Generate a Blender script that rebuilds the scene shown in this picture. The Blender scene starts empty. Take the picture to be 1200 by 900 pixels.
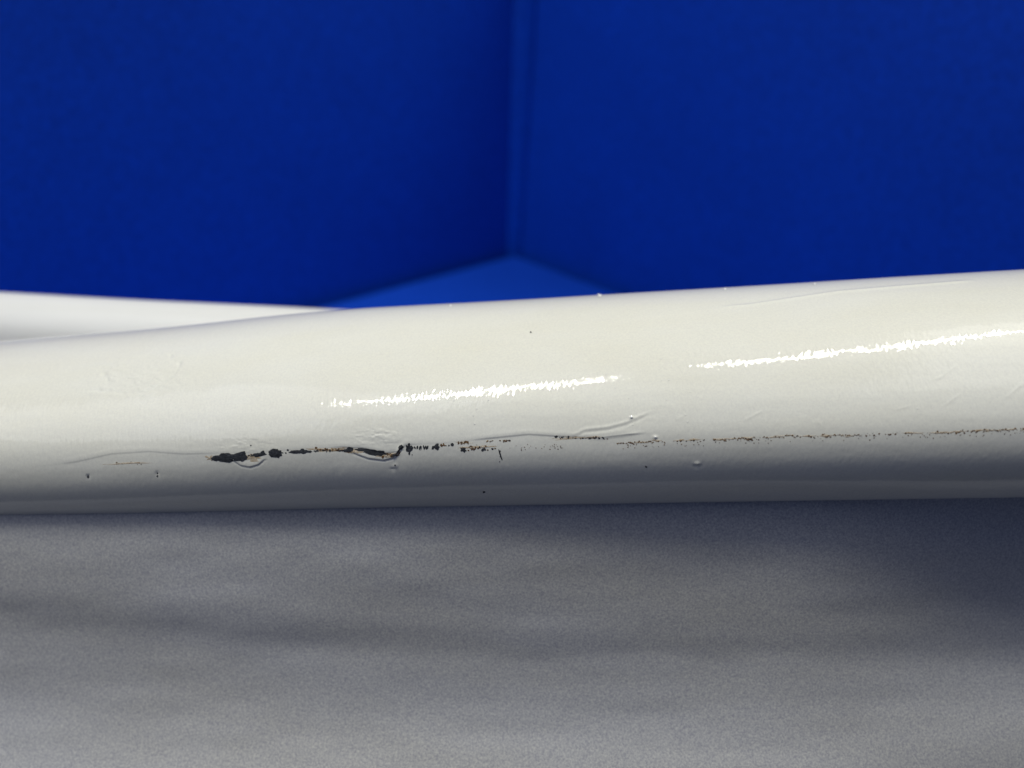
import bpy, math, random
import numpy as np
from mathutils import Vector, Matrix

random.seed(7)
rng = np.random.default_rng(7)
SC = bpy.context.scene
COL = SC.collection

# ------------------------------------------------------------------ camera
F = 867.0                                  # focal length in photo pixels (1200 wide)
CAM = np.array([0.0, 0.0, 0.185])
PITCH = math.radians(-29.0)
ROLL = math.radians(-3.2)
fwd = np.array([0, math.cos(PITCH), math.sin(PITCH)])
up0 = np.array([0, -math.sin(PITCH), math.cos(PITCH)])
rt0 = np.array([1.0, 0, 0])
rt = rt0 * math.cos(ROLL) - up0 * math.sin(ROLL) * -1 * -1
up = up0 * math.cos(ROLL) + rt0 * math.sin(ROLL)
cam_data = bpy.data.cameras.new('camera')
cam = bpy.data.objects.new('camera', cam_data)
COL.objects.link(cam)
M = Matrix.Identity(4)
for i in range(3):
    M[i][0] = rt[i]; M[i][1] = up[i]; M[i][2] = -fwd[i]; M[i][3] = CAM[i]
cam.matrix_world = M
cam_data.sensor_width = 36.0
cam_data.lens = F / 1200 * 36
cam_data.clip_start = 0.005
cam_data.clip_end = 50
cam_data.dof.use_dof = True
cam_data.dof.focus_distance = 0.1135
cam_data.dof.aperture_fstop = 11.5
SC.camera = cam

# ------------------------------------------------------------------ world and lamps
w = bpy.data.worlds.new('World'); SC.world = w; w.use_nodes = True
bg = w.node_tree.nodes['Background']
bg.inputs[0].default_value = (0.27, 0.39, 0.84, 1)
bg.inputs[1].default_value = 0.125
SC.view_settings.view_transform = 'Standard'
SC.view_settings.look = 'None'
SC.view_settings.exposure = 0.2
SC.view_settings.gamma = 1

def area(name, loc, target, sx, sy, power, col, xdir=None, shape='RECTANGLE'):
    d = bpy.data.lights.new(name, 'AREA')
    d.shape = shape; d.size = sx; d.size_y = sy
    d.energy = power; d.color = col
    o = bpy.data.objects.new(name, d); COL.objects.link(o)
    z = (Vector(loc) - Vector(target)).normalized()
    x = Vector(xdir) if xdir is not None else Vector((0, 0, 1)).cross(z)
    x = (x - z * x.dot(z)).normalized()
    y = z.cross(x)
    m = Matrix.Identity(4)
    for i in range(3):
        m[i][0] = x[i]; m[i][1] = y[i]; m[i][2] = z[i]; m[i][3] = loc[i]
    o.matrix_world = m
    return o

TUBE_W = 0.019
TUBE_P = (10.5, 6.0)
FILL_P = 0.62
WALL_FILL_P = 3.2

# ------------------------------------------------------------------ projection helpers (numbers measured on the photograph)
def proj(P):
    d = P - CAM
    u = d @ rt; v = d @ up; wz = d @ fwd
    return 600 + F * u / wz, 450 - F * v / wz, wz
def ray(px, py):
    d = rt * (px - 600) / F + up * -(py - 450) / F + fwd
    return d / np.linalg.norm(d)
def on_z(px, py, z):
    d = ray(px, py)
    return CAM + d * (z - CAM[2]) / d[2]

# ------------------------------------------------------------------ object helpers
def mesh_obj(name, V, Fc, mat, parent=None, smooth=True):
    me = bpy.data.meshes.new(name)
    V = np.asarray(V, dtype=np.float32)
    if isinstance(Fc, np.ndarray):
        n = len(Fc); k = Fc.shape[1]
        me.vertices.add(len(V)); me.vertices.foreach_set('co', V.ravel())
        me.loops.add(n * k); me.loops.foreach_set('vertex_index', Fc.ravel().astype(np.int32))
        me.polygons.add(n)
        me.polygons.foreach_set('loop_start', np.arange(0, n * k, k, dtype=np.int32))
        me.update(calc_edges=True)
    else:
        me.from_pydata([tuple(map(float, v)) for v in V], [], Fc)
    me.validate()
    me.polygons.foreach_set('use_smooth', [smooth] * len(me.polygons))
    me.materials.append(mat)
    o = bpy.data.objects.new(name, me); COL.objects.link(o)
    if parent: o.parent = parent
    return o
def grid_faces(nu, nv):
    i = np.arange(nu - 1)[:, None]; j = np.arange(nv - 1)[None, :]
    a = i * nv + j
    return np.stack([a, a + nv, a + nv + 1, a + 1], -1).reshape(-1, 4)
def sm(a, b, x):
    t = np.clip((x - a) / (b - a), 0, 1); return t * t * (3 - 2 * t)

# ------------------------------------------------------------------ materials
def new_mat(name):
    m = bpy.data.materials.new(name); m.use_nodes = True
    nt = m.node_tree
    return m, nt, nt.nodes['Principled BSDF']
def N(nt, t, **kw):
    n = nt.nodes.new(t)
    for k, v in kw.items():
        setattr(n, k, v)
    return n
def noise(nt, vec, scale, detail=3, rough=0.55):
    n = N(nt, 'ShaderNodeTexNoise'); n.inputs['Scale'].default_value = scale
    n.inputs['Detail'].default_value = detail; n.inputs['Roughness'].default_value = rough
    nt.links.new(vec, n.inputs['Vector']); return n.outputs['Fac']
def mapping(nt, scale=(1, 1, 1), rot=(0, 0, 0)):
    tc = N(nt, 'ShaderNodeTexCoord'); mp = N(nt, 'ShaderNodeMapping')
    mp.inputs['Scale'].default_value = scale; mp.inputs['Rotation'].default_value = rot
    nt.links.new(tc.outputs['Object'], mp.inputs['Vector']); return mp.outputs['Vector']
def ramp(nt, fac, stops):
    r = N(nt, 'ShaderNodeValToRGB'); e = r.color_ramp.elements
    while len(e) < len(stops): e.new(0.5)
    for el, (p, c) in zip(e, stops):
        el.position = p; el.color = (*c, 1)
    nt.links.new(fac, r.inputs['Fac']); return r.outputs['Color']
def mixc(nt, a, b, fac, mode='MIX'):
    m = N(nt, 'ShaderNodeMix', data_type='RGBA', blend_type=mode)
    for s, v in ((m.inputs[0], fac), (m.inputs[6], a), (m.inputs[7], b)):
        if hasattr(v, 'links') or isinstance(v, bpy.types.NodeSocket): nt.links.new(v, s)
        else: s.default_value = v
    return m.outputs[2]
def bump(nt, h, strength, dist, prev=None):
    b = N(nt, 'ShaderNodeBump'); b.inputs['Strength'].default_value = strength
    b.inputs['Distance'].default_value = dist
    nt.links.new(h, b.inputs['Height'])
    if prev is not None: nt.links.new(prev, b.inputs['Normal'])
    return b.outputs['Normal']

def white_paint(name, base, rough, coat, grain, peel, spec=0.5):
    m, nt, p = new_mat(name)
    v = mapping(nt)
    vs = mapping(nt, (0.25, 1, 1), (0, 0, 0))
    big = noise(nt, vs, 60, 3)
    fine = noise(nt, v, 3000, 1, 0.8)
    c = ramp(nt, big, [(0.3, tuple(x * 0.955 for x in base)), (0.7, base)])
    g = ramp(nt, fine, [(0.28, (1 - grain, 1 - grain, 1 - grain * 0.75)), (0.72, (1, 1, 1))])
    c = mixc(nt, c, g, 1.0, 'MULTIPLY')
    age = noise(nt, mapping(nt, (0.35, 1, 1)), 34, 5, 0.6)
    c = mixc(nt, c, ramp(nt, age, [(0.42, (1, 1, 1)), (0.68, (0.97, 0.955, 0.90))]), 1.0, 'MULTIPLY')
    nt.links.new(c, p.inputs['Base Color'])
    p.inputs['Roughness'].default_value = rough
    p.inputs['Specular IOR Level'].default_value = spec
    p.inputs['Coat Weight'].default_value = coat
    p.inputs['Coat Roughness'].default_value = 0.025
    # orange peel: slanting fine strands plus soft waves
    st = mapping(nt, (1.0, 0.42, 0.42), (0, math.radians(35), 0))
    n1 = noise(nt, st, 1800, 1, 0.5)
    n2 = noise(nt, mapping(nt, (0.35, 1, 1)), 260, 2, 0.5)
    b = bump(nt, n1, 1.0, 0.000031 * peel)
    b = bump(nt, n2, 1.0, 0.000015 * peel, b)
    nt.links.new(b, p.inputs['Normal'])
    if coat: nt.links.new(b, p.inputs['Coat Normal'])
    return m

M_edge = white_paint('gloss_white_paint', (0.82, 0.815, 0.75), 0.35, 0.7, 0.08, 1.0, 0.12)
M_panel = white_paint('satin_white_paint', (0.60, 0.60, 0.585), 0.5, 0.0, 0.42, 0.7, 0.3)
M_flange = white_paint('gloss_white_paint_rear', (0.80, 0.80, 0.78), 0.35, 0.3, 0.04, 0.5)

def blue_mat(name, base, rough):
    m, nt, p = new_mat(name)
    v = mapping(nt)
    a = noise(nt, v, 9, 4); f = noise(nt, v, 380, 3, 0.8)
    c = ramp(nt, a, [(0.3, tuple(x * 0.86 for x in base)), (0.7, base)])
    g = ramp(nt, f, [(0.3, (0.6, 0.6, 0.62)), (0.7, (1, 1, 1))])
    nt.links.new(mixc(nt, c, g, 1.0, 'MULTIPLY'), p.inputs['Base Color'])
    p.inputs['Roughness'].default_value = rough
    p.inputs['Specular IOR Level'].default_value = 0.12
    b = bump(nt, noise(nt, v, 500, 2), 0.6, 0.0002)
    nt.links.new(b, p.inputs['Normal'])
    return m
M_wall = blue_mat('blue_board', (0.0014, 0.060, 0.58), 0.6)
M_ground = blue_mat('unseen_dark_ground', (0.05, 0.05, 0.052), 0.6)  # unseen ground in front, made dark to cut bounced light under the roll
M_joint_lit = blue_mat('blue_joint_painted_light', (0.002, 0.068, 0.62), 0.45)  # lighter blue painted in for the light caught on the corner bevel
M_floor = blue_mat('blue_base_board', (0.005, 0.066, 0.58), 0.55)

m, nt, p = new_mat('bare_dark_metal'); M_chip = m
v = mapping(nt)
c = ramp(nt, noise(nt, v, 2500, 3, 0.7), [(0.3, (0.010, 0.012, 0.016)), (0.6, (0.03, 0.034, 0.044)), (0.72, (0.10, 0.105, 0.12))])
nt.links.new(c, p.inputs['Base Color']); p.inputs['Roughness'].default_value = 0.7
nt.links.new(bump(nt, noise(nt, v, 2200, 3), 1, 0.0001), p.inputs['Normal'])
m, nt, p = new_mat('rust'); M_rust = m
v = mapping(nt)
c = ramp(nt, noise(nt, v, 1700, 3, 0.7), [(0.3, (0.035, 0.018, 0.008)), (0.55, (0.14, 0.07, 0.025)), (0.75, (0.36, 0.24, 0.10))])
nt.links.new(c, p.inputs['Base Color']); p.inputs['Roughness'].default_value = 0.9
m, nt, p = new_mat('rust_stain'); M_stain = m
c = ramp(nt, noise(nt, mapping(nt), 1200, 3, 0.7), [(0.35, (0.42, 0.30, 0.17)), (0.65, (0.66, 0.60, 0.50))])
nt.links.new(c, p.inputs['Base Color']); p.inputs['Roughness'].default_value = 0.6
m, nt, p = new_mat('dust'); M_dust = m
p.inputs['Base Color'].default_value = (0.82, 0.82, 0.8, 1); p.inputs['Roughness'].default_value = 0.5

# ------------------------------------------------------------------ blue corner (setting)
Rc = on_z(603, 300, 0.0)
dl = on_z(390, 357, 0.0) - Rc; dl[2] = 0; dl /= np.linalg.norm(dl)
dr = on_z(715, 342, 0.0) - Rc; dr[2] = 0; dr /= np.linalg.norm(dr)
print('corner', Rc, 'angle', math.degrees(math.acos(dl @ dr)))
zz = np.array([0, 0, 1.0])
GAP = 0.007
bis = (dl + dr); bis /= np.linalg.norm(bis)
def slab(name, a, d, length, out, z0, z1, mat):
    V = []
    for s in (0, length):
        for o in (0, 0.012):
            for z in (z0, z1):
                V.append(a + d * s + out * o + zz * z)
    Fc = [(0, 1, 3, 2), (4, 6, 7, 5), (0, 4, 5, 1), (2, 3, 7, 6), (1, 5, 7, 3), (0, 2, 6, 4)]
    ob = mesh_obj(name, V, Fc, mat, smooth=False)
    ob['kind'] = 'structure'
    return ob
outl = np.array([-dl[1], dl[0], 0]); outl *= -np.sign(outl @ dr)
outr = np.array([-dr[1], dr[0], 0]); outr *= -np.sign(outr @ dl)
Wc = Rc - bis * GAP * 1.4
slab('wall_left', Wc + dl * 0.006, dl, 0.62, outl, -0.02, 0.27, M_wall)
slab('wall_right', Wc + dr * 0.006, dr, 0.62, outr, -0.02, 0.27, M_wall)
# narrow rounded joint filling the corner, wider at the top
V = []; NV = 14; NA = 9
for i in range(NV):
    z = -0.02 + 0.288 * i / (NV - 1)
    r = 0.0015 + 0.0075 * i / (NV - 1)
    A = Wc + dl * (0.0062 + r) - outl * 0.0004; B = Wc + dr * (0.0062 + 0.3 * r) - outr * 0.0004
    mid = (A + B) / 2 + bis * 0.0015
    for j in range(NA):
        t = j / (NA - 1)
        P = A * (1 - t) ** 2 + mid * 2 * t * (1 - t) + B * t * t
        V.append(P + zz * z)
o = mesh_obj('corner_joint', V, grid_faces(NV, NA), M_joint_lit); o['kind'] = 'structure'
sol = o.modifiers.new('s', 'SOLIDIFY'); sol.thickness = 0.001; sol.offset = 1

fl = [Rc, Rc + dl * 0.61, Rc + dl * 0.26 + dr * 0.26, Rc + dr * 0.61]
V = [q for q in fl] + [q - zz * 0.02 for q in fl]
o = mesh_obj('floor', V, [(0, 1, 2, 3), (4, 7, 6, 5), (0, 4, 5, 1), (1, 5, 6, 2), (2, 6, 7, 3), (3, 7, 4, 0)], M_floor, smooth=False)
o['kind'] = 'structure'
V = [q - bis * 0.0 - zz * 0.03 for q in [Rc - bis * 0.06, Rc + dl * 1.4, Rc + dl * 1.4 + dr * 1.4, Rc + dr * 1.4]]
o = mesh_obj('ground', V, [(0, 1, 2, 3)], M_ground, smooth=False); o['kind'] = 'structure'

# ------------------------------------------------------------------ the white painted panel
root = bpy.data.objects.new('painted_panel', None); COL.objects.link(root)
root.location = (0, 0.12, 0.0); root.empty_display_size = 0.02
root['label'] = 'white painted metal panel, rounded top edge chipped and rusting along one line'
root['category'] = 'metal panel'
OFF = np.array([0, 0.12, 0.0])

sil_x = [-400, -150, 0, 200, 370, 480, 600, 700, 900, 1050, 1200, 1350, 1600]
sil_y = [432, 413, 400, 383.5, 364.5, 358, 352, 345.5, 334, 324.5, 316, 307, 293]
cre_x = [-400, 0, 150, 400, 800, 1200, 1600]
cre_y = [612, 604, 602, 596, 589, 583, 576]
fl_x = [-400, -150, 0, 150, 370, 600, 1600]
fl_y = [322, 335, 342, 351, 361, 375, 450]
def smooth_interp(x, xs, ys):
    # interpolate and soften the corners
    acc = 0
    for d in (-60, -30, 0, 30, 60):
        acc = acc + np.interp(x + d, xs, ys)
    return acc / 5

def make_profile(knots, n):
    """knots: (arc position, normal elevation in degrees); returns 2-D points (y,z) and params"""
    a = np.array(knots, float)
    s = np.linspace(a[0, 0], a[-1, 0], 4001)
    ph = np.interp(s, a[:, 0], a[:, 1])
    k = 81; ker = np.hanning(k); ker /= ker.sum()
    ph = np.convolve(np.pad(ph, k // 2, mode='edge'), ker, mode='valid')
    ph = np.radians(ph)
    ds = s[1] - s[0]
    y = np.cumsum(-np.sin(ph)) * ds; z = np.cumsum(-np.cos(ph)) * ds
    y -= np.interp(0, s, y); z -= np.interp(0, s, z)
    return s, y, z

def loft(prof, tpos, xs, y0f, top_x, top_y, bot_x=None, bot_y=None, iters=40, k0=0.02, sbot=None, use_top=True, prof2=None, blend=None):
    """place one section per station so that its outline and foot sit where they are in the place"""
    s, py_, pz_ = prof
    n = len(xs)
    wt = np.zeros(n) if blend is None else blend(xs)
    q = prof if prof2 is None else prof2
    Y = np.outer(1 - wt, np.interp(tpos, s, py_)) + np.outer(wt, np.interp(tpos, q[0], q[1]))
    Z = np.outer(1 - wt, np.interp(tpos, s, pz_)) + np.outer(wt, np.interp(tpos, q[0], q[2]))
    z0 = np.full(n, 0.13); k = np.full(n, k0)
    if sbot is not None:
        Yb = (1 - wt) * np.interp(sbot, s, py_) + wt * np.interp(sbot, q[0], q[1])
        Zb = (1 - wt) * np.interp(sbot, s, pz_) + wt * np.interp(sbot, q[0], q[2])
    y0 = y0f(xs)
    for it in range(iters):
        P = np.stack([np.broadcast_to(xs[:, None], Y.shape), y0[:, None] + k[:, None] * Y, z0[:, None] + k[:, None] * Z], -1)
        qx, qy, qw = proj(P)
        if use_top: j = np.argmin(qy, 1)
        else: j = np.zeros(n, int)
        ii = np.arange(n)
        ty = smooth_interp(qx[ii, j], top_x, top_y)
        err = qy[ii, j] - ty
        z0 += 0.9 * err * qw[ii, j] / F
        if bot_x is not None:
            B = np.stack([xs, y0 + k * Yb, z0 + k * Zb], -1)
            bx, by, _ = proj(B)
            want = smooth_interp(bx, bot_x, bot_y) - ty
            k *= np.clip((want / (by - (ty))) ** 0.8, 0.8, 1.25)
    P = np.stack([np.broadcast_to(xs[:, None], Y.shape), y0[:, None] + k[:, None] * Y, z0[:, None] + k[:, None] * Z], -1)
    return P, k

# --- rolled edge: normal turns from backwards over the top down to the tucked-in underside
edge_soft = make_profile([(-0.95, 185), (-0.55, 170), (-0.25, 135), (0, 112), (0.35, 92), (0.72, 74),
                          (1.0, 56), (1.2, 38), (1.40, 18), (1.54, -3), (1.66, -20), (1.72, -38), (1.79, -64), (1.88, -90), (2.1, -95)], 0)
edge_prof = make_profile([(-0.95, 185), (-0.55, 170), (-0.25, 135), (0, 112), (0.35, 92), (0.72, 74),
                          (1.02, 54), (1.16, 38), (1.27, 15), (1.39, -8), (1.52, -25), (1.66, -33), (1.72, -46), (1.79, -68), (1.88, -90), (2.1, -95)], 0)
tfine = np.concatenate([np.linspace(-0.95, -0.05, 40, endpoint=False), np.linspace(-0.05, 0.75, 130, endpoint=False),
                        np.linspace(0.75, 1.36, 300, endpoint=False), np.linspace(1.36, 2.1, 70)])
xs = np.linspace(-0.155, 0.165, 1900)
edge_y = lambda x: 0.128 - 0.03 * x
P, k = loft(edge_prof, tfine, xs, edge_y, sil_x, sil_y, cre_x, cre_y, k0=0.024, sbot=1.73, prof2=edge_soft, blend=lambda x: 0.5 * (1 - sm(-0.09, 0.03, x)))
print('edge k', k.min(), k.max(), 'z', P[..., 2].max())
PX, PY, PW = proj(P)
def normals(P):
    du = np.gradient(P, axis=0); dv = np.gradient(P, axis=1)
    n = np.cross(du, dv); n /= np.linalg.norm(n, axis=-1, keepdims=True) + 1e-12
    return n
NR = normals(P)
if NR[len(xs) // 2, 250] @ (CAM - P[len(xs) // 2, 250]) < 0: NR = -NR

# relief of the paint, in metres along the normal
D = np.zeros_like(PX)
px1 = 0.000137          # one photo pixel at the edge, in metres
def blob(cx, cy, rx, ry, h, rot=0):
    c, s_ = math.cos(rot), math.sin(rot)
    a = ((PX - cx) * c + (PY - cy) * s_) / rx; b = (-(PX - cx) * s_ + (PY - cy) * c) / ry
    return h * px1 * np.exp(-(a * a + b * b))
def line_y(pts, x):
    return np.interp(x, [q[0] for q in pts], [q[1] for q in pts])
def dist_curve(pts):
    """signed height of each point above (-) or below (+) a curve, and a mask along it"""
    return PY - line_y(pts, PX)
def along(a, b, f=12): return sm(a - f, a + f, PX) * (1 - sm(b - f, b + f, PX))
def value_noise(scale_x, scale_y, seed):
    r = np.random.default_rng(seed)
    g = r.standard_normal((256, 256))
    u = (PX / scale_x) % 255; v = (PY / scale_y) % 255
    i = np.floor(u).astype(int); j = np.floor(v).astype(int)
    fu = u - i; fv = v - j; fu = fu * fu * (3 - 2 * fu); fv = fv * fv * (3 - 2 * fv)
    i2 = (i + 1) % 256; j2 = (j + 1) % 256
    return (g[i, j] * (1 - fu) + g[i2, j] * fu) * (1 - fv) + (g[i, j2] * (1 - fu) + g[i2, j2] * fu) * fv
front = (tfine > -0.05)[None, :] & (tfine < 1.6)[None, :]

# long lap: the upper coat ends in a low step along the worn line
lap = [(-200, 560), (60, 545), (90, 541), (130, 532), (175, 529), (215, 532), (250, 531), (300, 530), (350, 526), (400, 524),
       (425, 525), (452, 531), (466, 529), (476, 521), (520, 519), (560, 515), (590, 512), (620, 509), (650, 511), (700, 513), (735, 509), (790, 507), (900, 509), (1000, 505), (1200, 498), (1400, 490)]
d = dist_curve(lap)
amp = 0.25 + 0.3 * along(80, 240) + 0.9 * along(395, 480) + 0.8 * along(560, 745)
D += -px1 * 1.3 * amp * sm(-1.2, 1.4, d) * (1 - sm(3, 34, d)) * along(60, 760, 30)
D += px1 * 0.5 * amp * np.exp(-((d + 3.5) / 3.0) ** 2) * along(60, 760, 30)
# crescent flaps under the chips
def crescent(pts, h, wd):
    dd = dist_curve(pts); a, b = pts[0][0], pts[-1][0]
    return px1 * h * (sm(-9, -0.8, dd) * (1 - sm(-0.5, 1.0, dd)) - 0.6 * np.exp(-((dd - 1.6) / 1.3) ** 2)) * along(a, b, wd)
D += crescent([(272, 538), (282, 545), (293, 547), (303, 544), (310, 538)], 1.6, 4)
D += crescent([(415, 531), (432, 537), (450, 539), (462, 536), (470, 527)], 2.2, 5)
# wrinkle over the middle of the line
D += 0.9 * px1 * np.exp(-((dist_curve([(672, 509), (685, 503), (712, 500), (735, 494), (760, 483)])) / 2.0) ** 2) * along(675, 758, 10)
D -= 0.7 * px1 * np.exp(-((dist_curve([(672, 512), (685, 506), (712, 503), (735, 497), (760, 486)]) - 1) / 2.0) ** 2) * along(675, 758, 10)
D += 1.0 * px1 * np.exp(-((dist_curve([(690, 515), (730, 510), (755, 506)])) / 1.8) ** 2) * along(700, 750, 10)
# scuffed flake field at left
fm = np.exp(-(((PX - 160) / 62) ** 2 + ((PY - 440) / 26) ** 2) ** 2)
vn = value_noise(11, 6, 3)
D += px1 * 0.55 * np.tanh(vn * 1.2 + value_noise(4, 2.5, 4)) * fm
D += px1 * 0.9 * np.exp(-((dist_curve([(60, 462), (110, 457), (160, 462), (180, 455), (205, 438), (213, 425), (214, 418)])) / 1.8) ** 2) * along(100, 212, 8) * -1
for (x, y, rx, ry, h) in [(200, 417, 2.2, 2, -2.5), (210, 426, 2.2, 2.5, -2.8), (122, 439, 3, 2.5, -2.0), (126, 444, 2, 3, -1.5), (116, 457, 5, 2, -1),
                          (103, 558, 2, 2, -2.5), (184, 555, 2, 3, -2), (817, 543, 3, 2.2, 2.4), (817, 546, 4, 1.6, -2.0), (622, 389, 3, 1.6, -1.5),
                          (740, 489, 2, 1.5, 2.5), (768, 512, 2.4, 2, 2.2), (463, 546, 3, 3, 1.8), (460, 550, 3, 2, -1.4), (567, 577, 2, 1.6, -2)]:
    D += blob(x, y, rx, ry, h)
# brittle blister above the second chip group
fm = np.exp(-(((PX - 440) / 34) ** 2 + ((PY - 512) / 11) ** 2) ** 2)
D += px1 * 0.5 * np.tanh((value_noise(7, 4, 9) + 0.8 * value_noise(3.1, 2.3, 10))) * fm
fm = np.exp(-(((PX - 288) / 40) ** 2 + ((PY - 521) / 9) ** 2) ** 2)
D += px1 * 0.3 * np.tanh((value_noise(8, 4, 12) + 0.8 * value_noise(3.3, 2.1, 13))) * fm
# long fine raised scratch at upper right and a fainter one at upper left
D += px1 * 2.0 * np.exp(-((dist_curve([(640, 386), (800, 364), (880, 357), (920, 351), (980, 342), (1050, 336), (1138, 329)])) / 1.3) ** 2) * along(850, 1135, 12)
D += px1 * 0.4 * np.exp(-((dist_curve([(640, 386), (800, 366), (880, 358), (1138, 329)])) / 2.5) ** 2) * along(640, 860, 40)
D += px1 * 0.5 * np.exp(-((dist_curve([(320, 408), (380, 398), (450, 386)])) / 2.2) ** 2) * along(330, 445, 15)
# small nicks and strands at lower right
for (x0, y0, x1, y1, h) in [(1100, 444, 1120, 429, 0.9), (1090, 446, 1104, 441, 0.6), (1105, 476, 1125, 462, 0.7), (1180, 465, 1198, 450, 0.8), (1050, 480, 1066, 476, 0.6),
                            (874, 492, 892, 482, 0.9), (792, 492, 800, 488, 0.6), (958, 493, 964, 500, 0.6), (444, 426, 452, 421, -0.6), (735, 501, 745, 494, 0.6)]:
    dd = dist_curve([(x0, y0), (x1, y1)])
    D += px1 * h * 0.6 * np.exp(-(dd / 1.9) ** 2) * along(x0, x1, 4)
# ripples of the brushed coat
D *= 0.42
D += px1 * 0.035 * value_noise(130, 9, 21) + px1 * 0.02 * value_noise(16, 5, 22) + px1 * 0.05 * value_noise(220, 40, 23)
D *= front
P2 = P + NR * D[..., None]
rolled = mesh_obj('rolled_edge', P2.reshape(-1, 3) - OFF, grid_faces(*PX.shape), M_edge, root)

print('depth scratch', PW[950, np.searchsorted(PY[950], 520)], 'crease', PW[950, np.searchsorted(tfine, 1.8)], 'sil', PW[950, PY[950].argmin()])
# --- lookup from a place on the photograph to the surface
jf0 = np.searchsorted(tfine, 0.02)
def on_edge(px, py, lift=0.0):
    # find column whose PX at that row matches
    jj = 300
    for _ in range(4):
        i = int(np.clip(np.searchsorted(PX[:, jj], px), 1, len(xs) - 2))
        jj = int(np.clip(jf0 + np.searchsorted(PY[i, jf0:], py), jf0, len(tfine) - 2))
    a = (py - PY[i, jj - 1]) / (PY[i, jj] - PY[i, jj - 1] + 1e-9)
    p0 = P2[i, jj - 1] * (1 - a) + P2[i, jj] * a
    # slide to exact column
    dx = (px - PX[i, jj]) / (PX[i + 1, jj] - PX[i, jj])
    p0 = p0 + (P2[i + 1, jj] - P2[i, jj]) * dx
    return p0 + NR[i, jj] * lift

# --- chips: irregular patches of bare dark metal sitting in the worn line
def patch(parts, cx, cy, rx, ry, rot=0, rag=0.25, n=26, lift=0.00003):
    base = sum(len(q[0]) for q in parts)
    ph = rng.uniform(0, 6.28, 5); am = rng.normal(0, 1, 5) * rag * 0.22
    V = [on_edge(cx, cy, lift + 0.00003)]; 
    rings = 2 if rx > 3 else 1
    for q in range(1, rings + 1):
        for i in range(n):
            a = 6.2832 * i / n
            r = 1 + sum(am[m_] * math.sin((m_ + 2) * a + ph[m_]) for m_ in range(5)) + rng.normal(0, rag * 0.22)
            r = max(0.35, r) * q / rings
            ca = math.copysign(abs(math.cos(a)) ** 0.8, math.cos(a)); sa = math.sin(a)
            x = rx * r * ca; y = ry * r * sa
            V.append(on_edge(cx + x * math.cos(rot) - y * math.sin(rot), cy + x * math.sin(rot) + y * math.cos(rot),
                             lift + (0.00003 * rng.uniform(0.2, 1) if q < rings else -0.000005)))
    Fc = []
    for i in range(n):
        Fc.append((base, base + 1 + i, base + 1 + (i + 1) % n))
        if rings == 2:
            a, b = base + 1 + i, base + 1 + (i + 1) % n
            Fc.append((a, a + n, b + n, b))
    parts.append((V, Fc))
def emit(name, parts, mat, kind=None, label=None, lift=0):
    V = [v - OFF for q in parts for v in q[0]]; Fc = [f for q in parts for f in q[1]]
    o = mesh_obj(name, V, Fc, mat, root, smooth=False)
    if kind: o['kind'] = kind
    if label: o['label'] = label
    return o

# stains first (lowest), then rust, then dark metal
st = []
for (x, y, rx, ry) in [(246, 537, 4, 2.5), (296, 536, 12, 3.2), (392, 527, 24, 2.2), (452, 533, 12, 3.2), (415, 529, 10, 2.4), (543, 519, 8, 1.3), (560, 524, 18, 1.4), (680, 513, 24, 1.3), (150, 543, 20, 1.0)] + [(xx + rng.uniform(-6, 6), np.interp(xx, [725, 770, 850, 920, 1005, 1060, 1100, 1230], [520, 517, 515, 511.5, 510, 508, 507, 502]) + rng.normal(0, 0.8), rng.uniform(4, 11), rng.uniform(0.5, 1.3)) for xx in list(range(750, 1000, 22)) + list(range(1065, 1225, 15))]:
    patch(st, x, y, rx, ry, -0.04, 0.9, 34, 0.000008)
emit('rust_stain', st, M_stain, 'stuff')
chips = [  # (pieces) of each larger chip
    ('broad dark chip at the left end of the worn line', [(262, 536.5, 12.5, 5.0, -0.02), (279, 535, 11, 4.8, -0.1), (253, 537, 4, 3.2, 0), (285, 536, 4.5, 4.2, 0.0)]),
    ('small round dark chip', [(322, 531, 7.2, 5.0, 0.1), (326, 531.5, 4, 4.4, 0)]),
    (None, [(303, 533, 9, 2.0, -0.18), (308, 530.5, 2.2, 2.6, 0)]),
    (None, [(346, 529.5, 7, 2.0, 0), (355, 529, 5, 2.7, 0), (362, 529, 3.5, 1.4, 0)]),
    (None, [(410, 527, 4.5, 2.8, 0.0), (406, 528, 4, 2.0, 0)]),
    (None, [(424, 527, 8, 1.8, 0.05)]),
    ('long dark chip above the curled flake', [(437, 530, 10, 3.4, 0.18), (446, 531, 6.5, 3.0, 0.1), (431, 529, 5, 2.2, 0)]),
    (None, [(470, 524, 3.2, 2.4, -0.8), (467, 528.5, 4.0, 1.0, -0.95), (462, 533, 4.5, 1.2, -0.6)]),
    (None, [(478.5, 525, 3.0, 4.6, 0), (481.5, 525.5, 2.4, 3.4, 0.2), (479.5, 530, 1.0, 3.2, 0)]),
    (None, [(512.5, 523.5, 2.3, 3.6, 0), (511, 524, 1.8, 2.6, 0)]),
    (None, [(543, 527, 3.6, 2.4, 0.4)]),
]
for lab, pcs in chips:
    c = []
    for (x, y, rx, ry, r) in pcs: patch(c, x, y, rx, ry, r, 0.30, 30, 0.00004 + 0.000004 * len(c))
    emit('paint_chip', c, M_chip, None, lab)
sp = []
def spk(x, y, r, ry=None): patch(sp, x, y, r, ry or r * rng.uniform(0.6, 1.0), rng.uniform(-0.4, 0.4), 0.35, 8, 0.00003)
for x in np.arange(486, 512, 1.5):           # short upright nicks in a row
    if rng.random() < 0.85 and not 490 < x < 492: spk(x, 524.3 - 0.03 * (x - 500) + rng.normal(0, 0.5), rng.uniform(0.6, 1.1), rng.uniform(1.6, 3.0))
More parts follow.
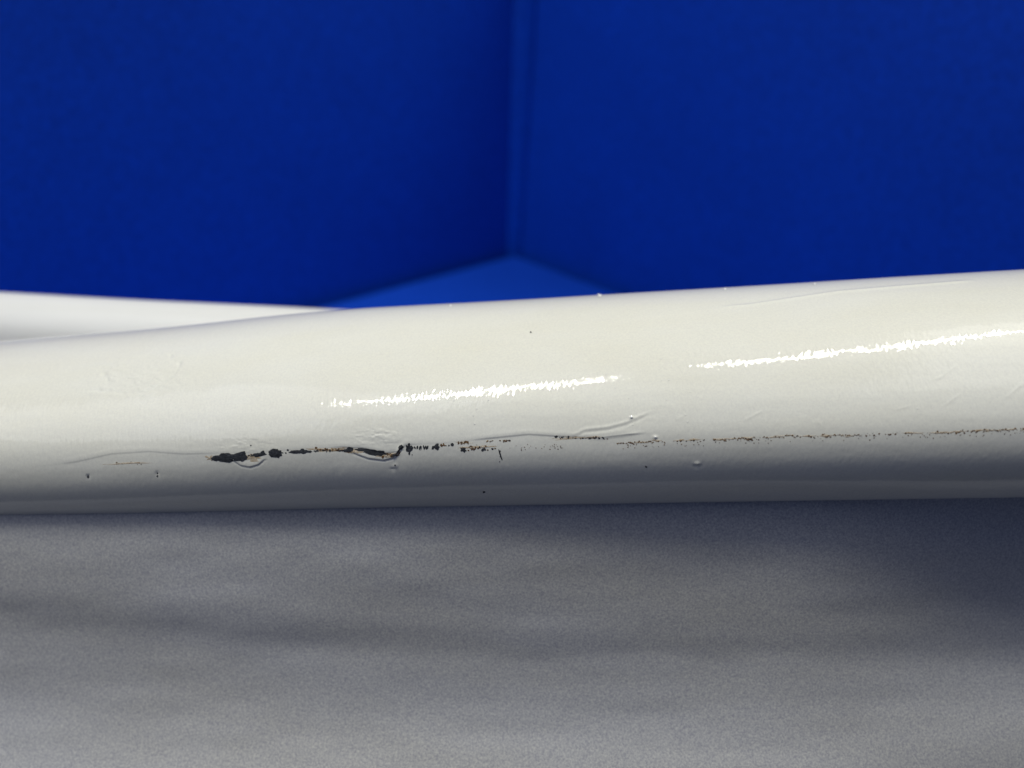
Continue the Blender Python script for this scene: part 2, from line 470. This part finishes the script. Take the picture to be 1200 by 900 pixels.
for (x, y, r) in [(530, 521, 2.0), (526, 522, 1), (562, 524, 1.4), (566, 527, 2.2), (568, 527, 1.4), (577, 526, 1.4), (594, 516, 0.9), (597, 516.5, 1.2), (586, 529, 1.0), (586.5, 535, 0.9), (585.5, 541, 0.6),
                  (483, 533, 0.6), (757, 547, 1.3), (567, 577, 1.5), (463, 545, 0.9), (103, 559, 1.6), (184, 555, 1.0), (184.5, 558, 1.1), (294, 522, 0.8), (622, 389, 1.0), (491, 628, 0)]:
    if r: spk(x, y, r, r)
for x0, y0, x1, y1 in [(290, 540, 0, 0)]: pass
spk(586, 532, 0.8, 6); spk(587.3, 536, 0.7, 4.5)
for i in range(40):
    x = rng.uniform(330, 405); spk(x, line_y([(330, 530), (365, 529), (385, 528), (405, 528)], x) + rng.normal(0, 1.0), rng.uniform(0.5, 1.5))
for i in range(14):
    x = rng.uniform(286, 318); spk(x, 534 - 0.09 * (x - 286) + rng.normal(0, 1.3), rng.uniform(0.5, 1.2))
for i in range(30):
    x = rng.uniform(650, 708); spk(x, line_y([(650, 512), (680, 513.5), (708, 513.5)], x) + rng.normal(0, 0.45), rng.uniform(0.5, 1.3))
emit('dark_speckle', sp, M_chip, 'stuff')
sp = []
for i in range(26):
    x = rng.uniform(370, 412); spk(x, 527.3 + rng.normal(0, 1.2), rng.uniform(0.6, 1.6))
for i in range(26):
    x = rng.uniform(448, 468); spk(x, 533.5 - 0.16 * (x - 455) + rng.normal(0, 1.4), rng.uniform(0.6, 1.6))
for i in range(12): spk(rng.uniform(516, 524), 522 + rng.normal(0, 1), rng.uniform(0.6, 1.3))
for i in range(16):
    x = rng.uniform(536, 551); spk(x, 519 - 0.15 * (x - 540) + rng.normal(0, 0.7), rng.uniform(0.6, 1.4))
for i in range(18): 
    x = rng.uniform(568, 598); spk(x, 516.7 + rng.normal(0, 0.6), rng.uniform(0.5, 1.1))
for i in range(22): spk(rng.uniform(545, 582), 524 + rng.normal(0, 1.8), rng.uniform(0.5, 1.4))
for i in range(30):
    x = rng.uniform(595, 665); spk(x, 526 - 0.04 * (x - 595) + rng.normal(0, 2.0), rng.uniform(0.35, 0.7))
for i in range(20): 
    x = rng.uniform(648, 712); spk(x, line_y([(650, 512), (680, 513.5), (708, 513.5)], x) + rng.normal(0, 0.9), rng.uniform(0.4, 0.9))
rl = [(725, 520), (770, 517), (800, 517), (850, 515), (900, 513), (920, 511.5), (1005, 510), (1060, 508), (1100, 507), (1200, 503), (1230, 502)]
x = 722.0
while x < 1225:
    dens = 0.55 + 0.35 * math.sin(x * 0.045) + (0.25 if 905 < x < 1008 else 0) - (0.35 if 1010 < x < 1060 else 0)
    if rng.random() < dens:
        spk(x, line_y(rl, x) + rng.normal(0, 0.9), rng.uniform(0.4, 1.25))
    if rng.random() < 0.25:
        spk(x, line_y(rl, x) + rng.uniform(1.5, 6.5), rng.uniform(0.35, 0.8))
    x += rng.uniform(0.8, 2.4)
for i in range(8): spk(rng.uniform(135, 175), 543 + rng.normal(0, 1), rng.uniform(0.4, 0.8))
emit('rust_speckle', sp, M_rust, 'stuff')
# pale dust grains stuck on the top
sp = []
for (x, y, r) in [(329, 362.5, 2.4), (338, 362.5, 2.2), (703, 346.5, 2.0), (528, 358.5, 1.3), (955, 333, 1.2), (850, 339, 1.4), (740, 489, 1.6), (768, 512, 1.8)] + \
        [(rng.uniform(400, 1190), rng.uniform(420, 500), rng.uniform(0.4, 0.7)) for _ in range(30)]:
    patch(sp, x, y, r, r * 0.8, 0, 0.2, 10, 0.0001)
emit('dust_grain', sp, M_dust, 'stuff')

# --- lower panel: starts behind the tucked-in roll, then swells gently towards the viewer
pan_prof = make_profile([(-1.2, 0), (-0.1, 22), (0, 30), (0.3, 29), (0.7, 19), (1.5, 14), (2.1, 25), (2.9, 48), (3.5, 34), (4.1, 0), (6, -8), (11, -6)], 0)
tp = np.concatenate([np.linspace(-0.35, 4, 240, endpoint=False), np.linspace(4, 10.8, 50)])
xs2 = np.linspace(-0.155, 0.165, 420)
kavg = float(k.mean())
jcr = np.searchsorted(tfine, 1.73)
EY = np.interp(xs2, xs, P[:, jcr, 1]); EZ = np.interp(xs2, xs, P[:, jcr, 2]); 
s_, a_, b_ = pan_prof
Yp = np.interp(tp, s_, a_); Zp = np.interp(tp, s_, b_)
KP = 0.0168
P3 = np.stack([np.broadcast_to(xs2[:, None], (len(xs2), len(tp))), (EY + 0.0012 + 0.003 * sm(-0.02, 0.07, xs2) + 0.012 * sm(0.045, 0.11, xs2))[:, None] + KP * Yp, (EZ + 0.003)[:, None] + KP * Zp], -1)
print('panel bottom z', P3[..., 2].min(), P3[..., 2].max(), 'foot y', P3[..., 1].min())
PX, PY, PW = proj(P3)
Dp = px1 * 1.0 * value_noise(260, 60, 31) + px1 * 0.35 * value_noise(70, 20, 32)
Dp += px1 * 1.5 * np.exp(-((dist_curve([(-300, 690), (0, 692), (100, 698), (200, 712), (330, 722), (600, 745), (900, 742), (1400, 730)])) / 22) ** 2)
Dp -= px1 * 1.5 * np.exp(-((dist_curve([(-300, 725), (0, 730), (300, 752), (600, 775), (900, 775), (1400, 760)])) / 26) ** 2)
n3 = normals(P3)
if n3[200, 100] @ (CAM - P3[200, 100]) < 0: n3 = -n3
P3 = P3 + n3 * Dp[..., None]
P3[..., 2] = np.maximum(P3[..., 2], -0.0295)
panel = mesh_obj('side_panel', P3.reshape(-1, 3) - OFF, grid_faces(*PX.shape), M_panel, root)
so = panel.modifiers.new('thickness', 'SOLIDIFY'); so.thickness = 0.0012; so.offset = 1

# --- rear flange: a second, lower swell rising behind the left of the roll
fprof = make_profile([(-2.2, 185), (-0.6, 175), (-0.2, 140), (0, 112), (0.12, 96), (0.30, 74), (0.52, 54), (0.75, 38), (1.0, 20), (2.4, 20)], 0)
tf = np.linspace(-2.2, 2.4, 150)
xs4 = np.linspace(-0.21, 0.1, 260)
P4, k4 = loft(fprof, tf, xs4, lambda x: 0.172 - 0.10 * x, fl_x, fl_y, None, None, k0=0.0165)
flange = mesh_obj('rear_flange', P4.reshape(-1, 3) - OFF, grid_faces(len(xs4), len(tf)), M_flange, root)
print('flange z', P4[..., 2].min(), P4[..., 2].max())

# ------------------------------------------------------------------ ceiling tubes placed where the gloss mirrors them
PX, PY, PW = proj(P)
def mirror_at(px, py, H):
    jj = 300
    for _ in range(4):
        i = int(np.clip(np.searchsorted(PX[:, jj], px), 1, len(xs) - 2))
        jj = int(np.clip(jf0 + np.searchsorted(PY[i, jf0:], py), jf0, len(tfine) - 2))
    p0 = P[i, jj]; n = NR[i, jj]
    v = (p0 - CAM) / np.linalg.norm(p0 - CAM)
    r = v - 2 * (v @ n) * n
    q = p0 + r * (H - p0[2]) / r[2]
    print('mirror', px, py, 'nelev', round(math.degrees(math.asin(n[2])), 1), 'r', r.round(3), 'q', q.round(3))
    return q
H = 1.15
for (a, b), pw in zip((((422, 474), (702, 443.5)), ((828, 429), (1320, 374))), TUBE_P):
    A = mirror_at(*a, H); B = mirror_at(*b, H)
    c = (A + B) / 2; L = np.linalg.norm(B - A)
    print('tube', c, L)
    area('ceiling_tube', c, (0, 0.12, 0.13), L, TUBE_W, pw * L, (1.0, 0.985, 0.85), xdir=B - A, shape='ELLIPSE' if a[0] < 600 else 'RECTANGLE')
area('left_fill', (-0.38, 0.01, 0.50), (-0.02, 0.38, 0.10), 0.40, 0.40, FILL_P, (0.93, 0.95, 1.0))  # added fill without a real window, brightens the left side
area('wall_fill', (0.75, 0.22, 1.15), (-0.1, 0.35, 0.12), 1.1, 0.9, WALL_FILL_P, (1.0, 0.98, 0.92))  # added lamp with no known source, brightens the left wall
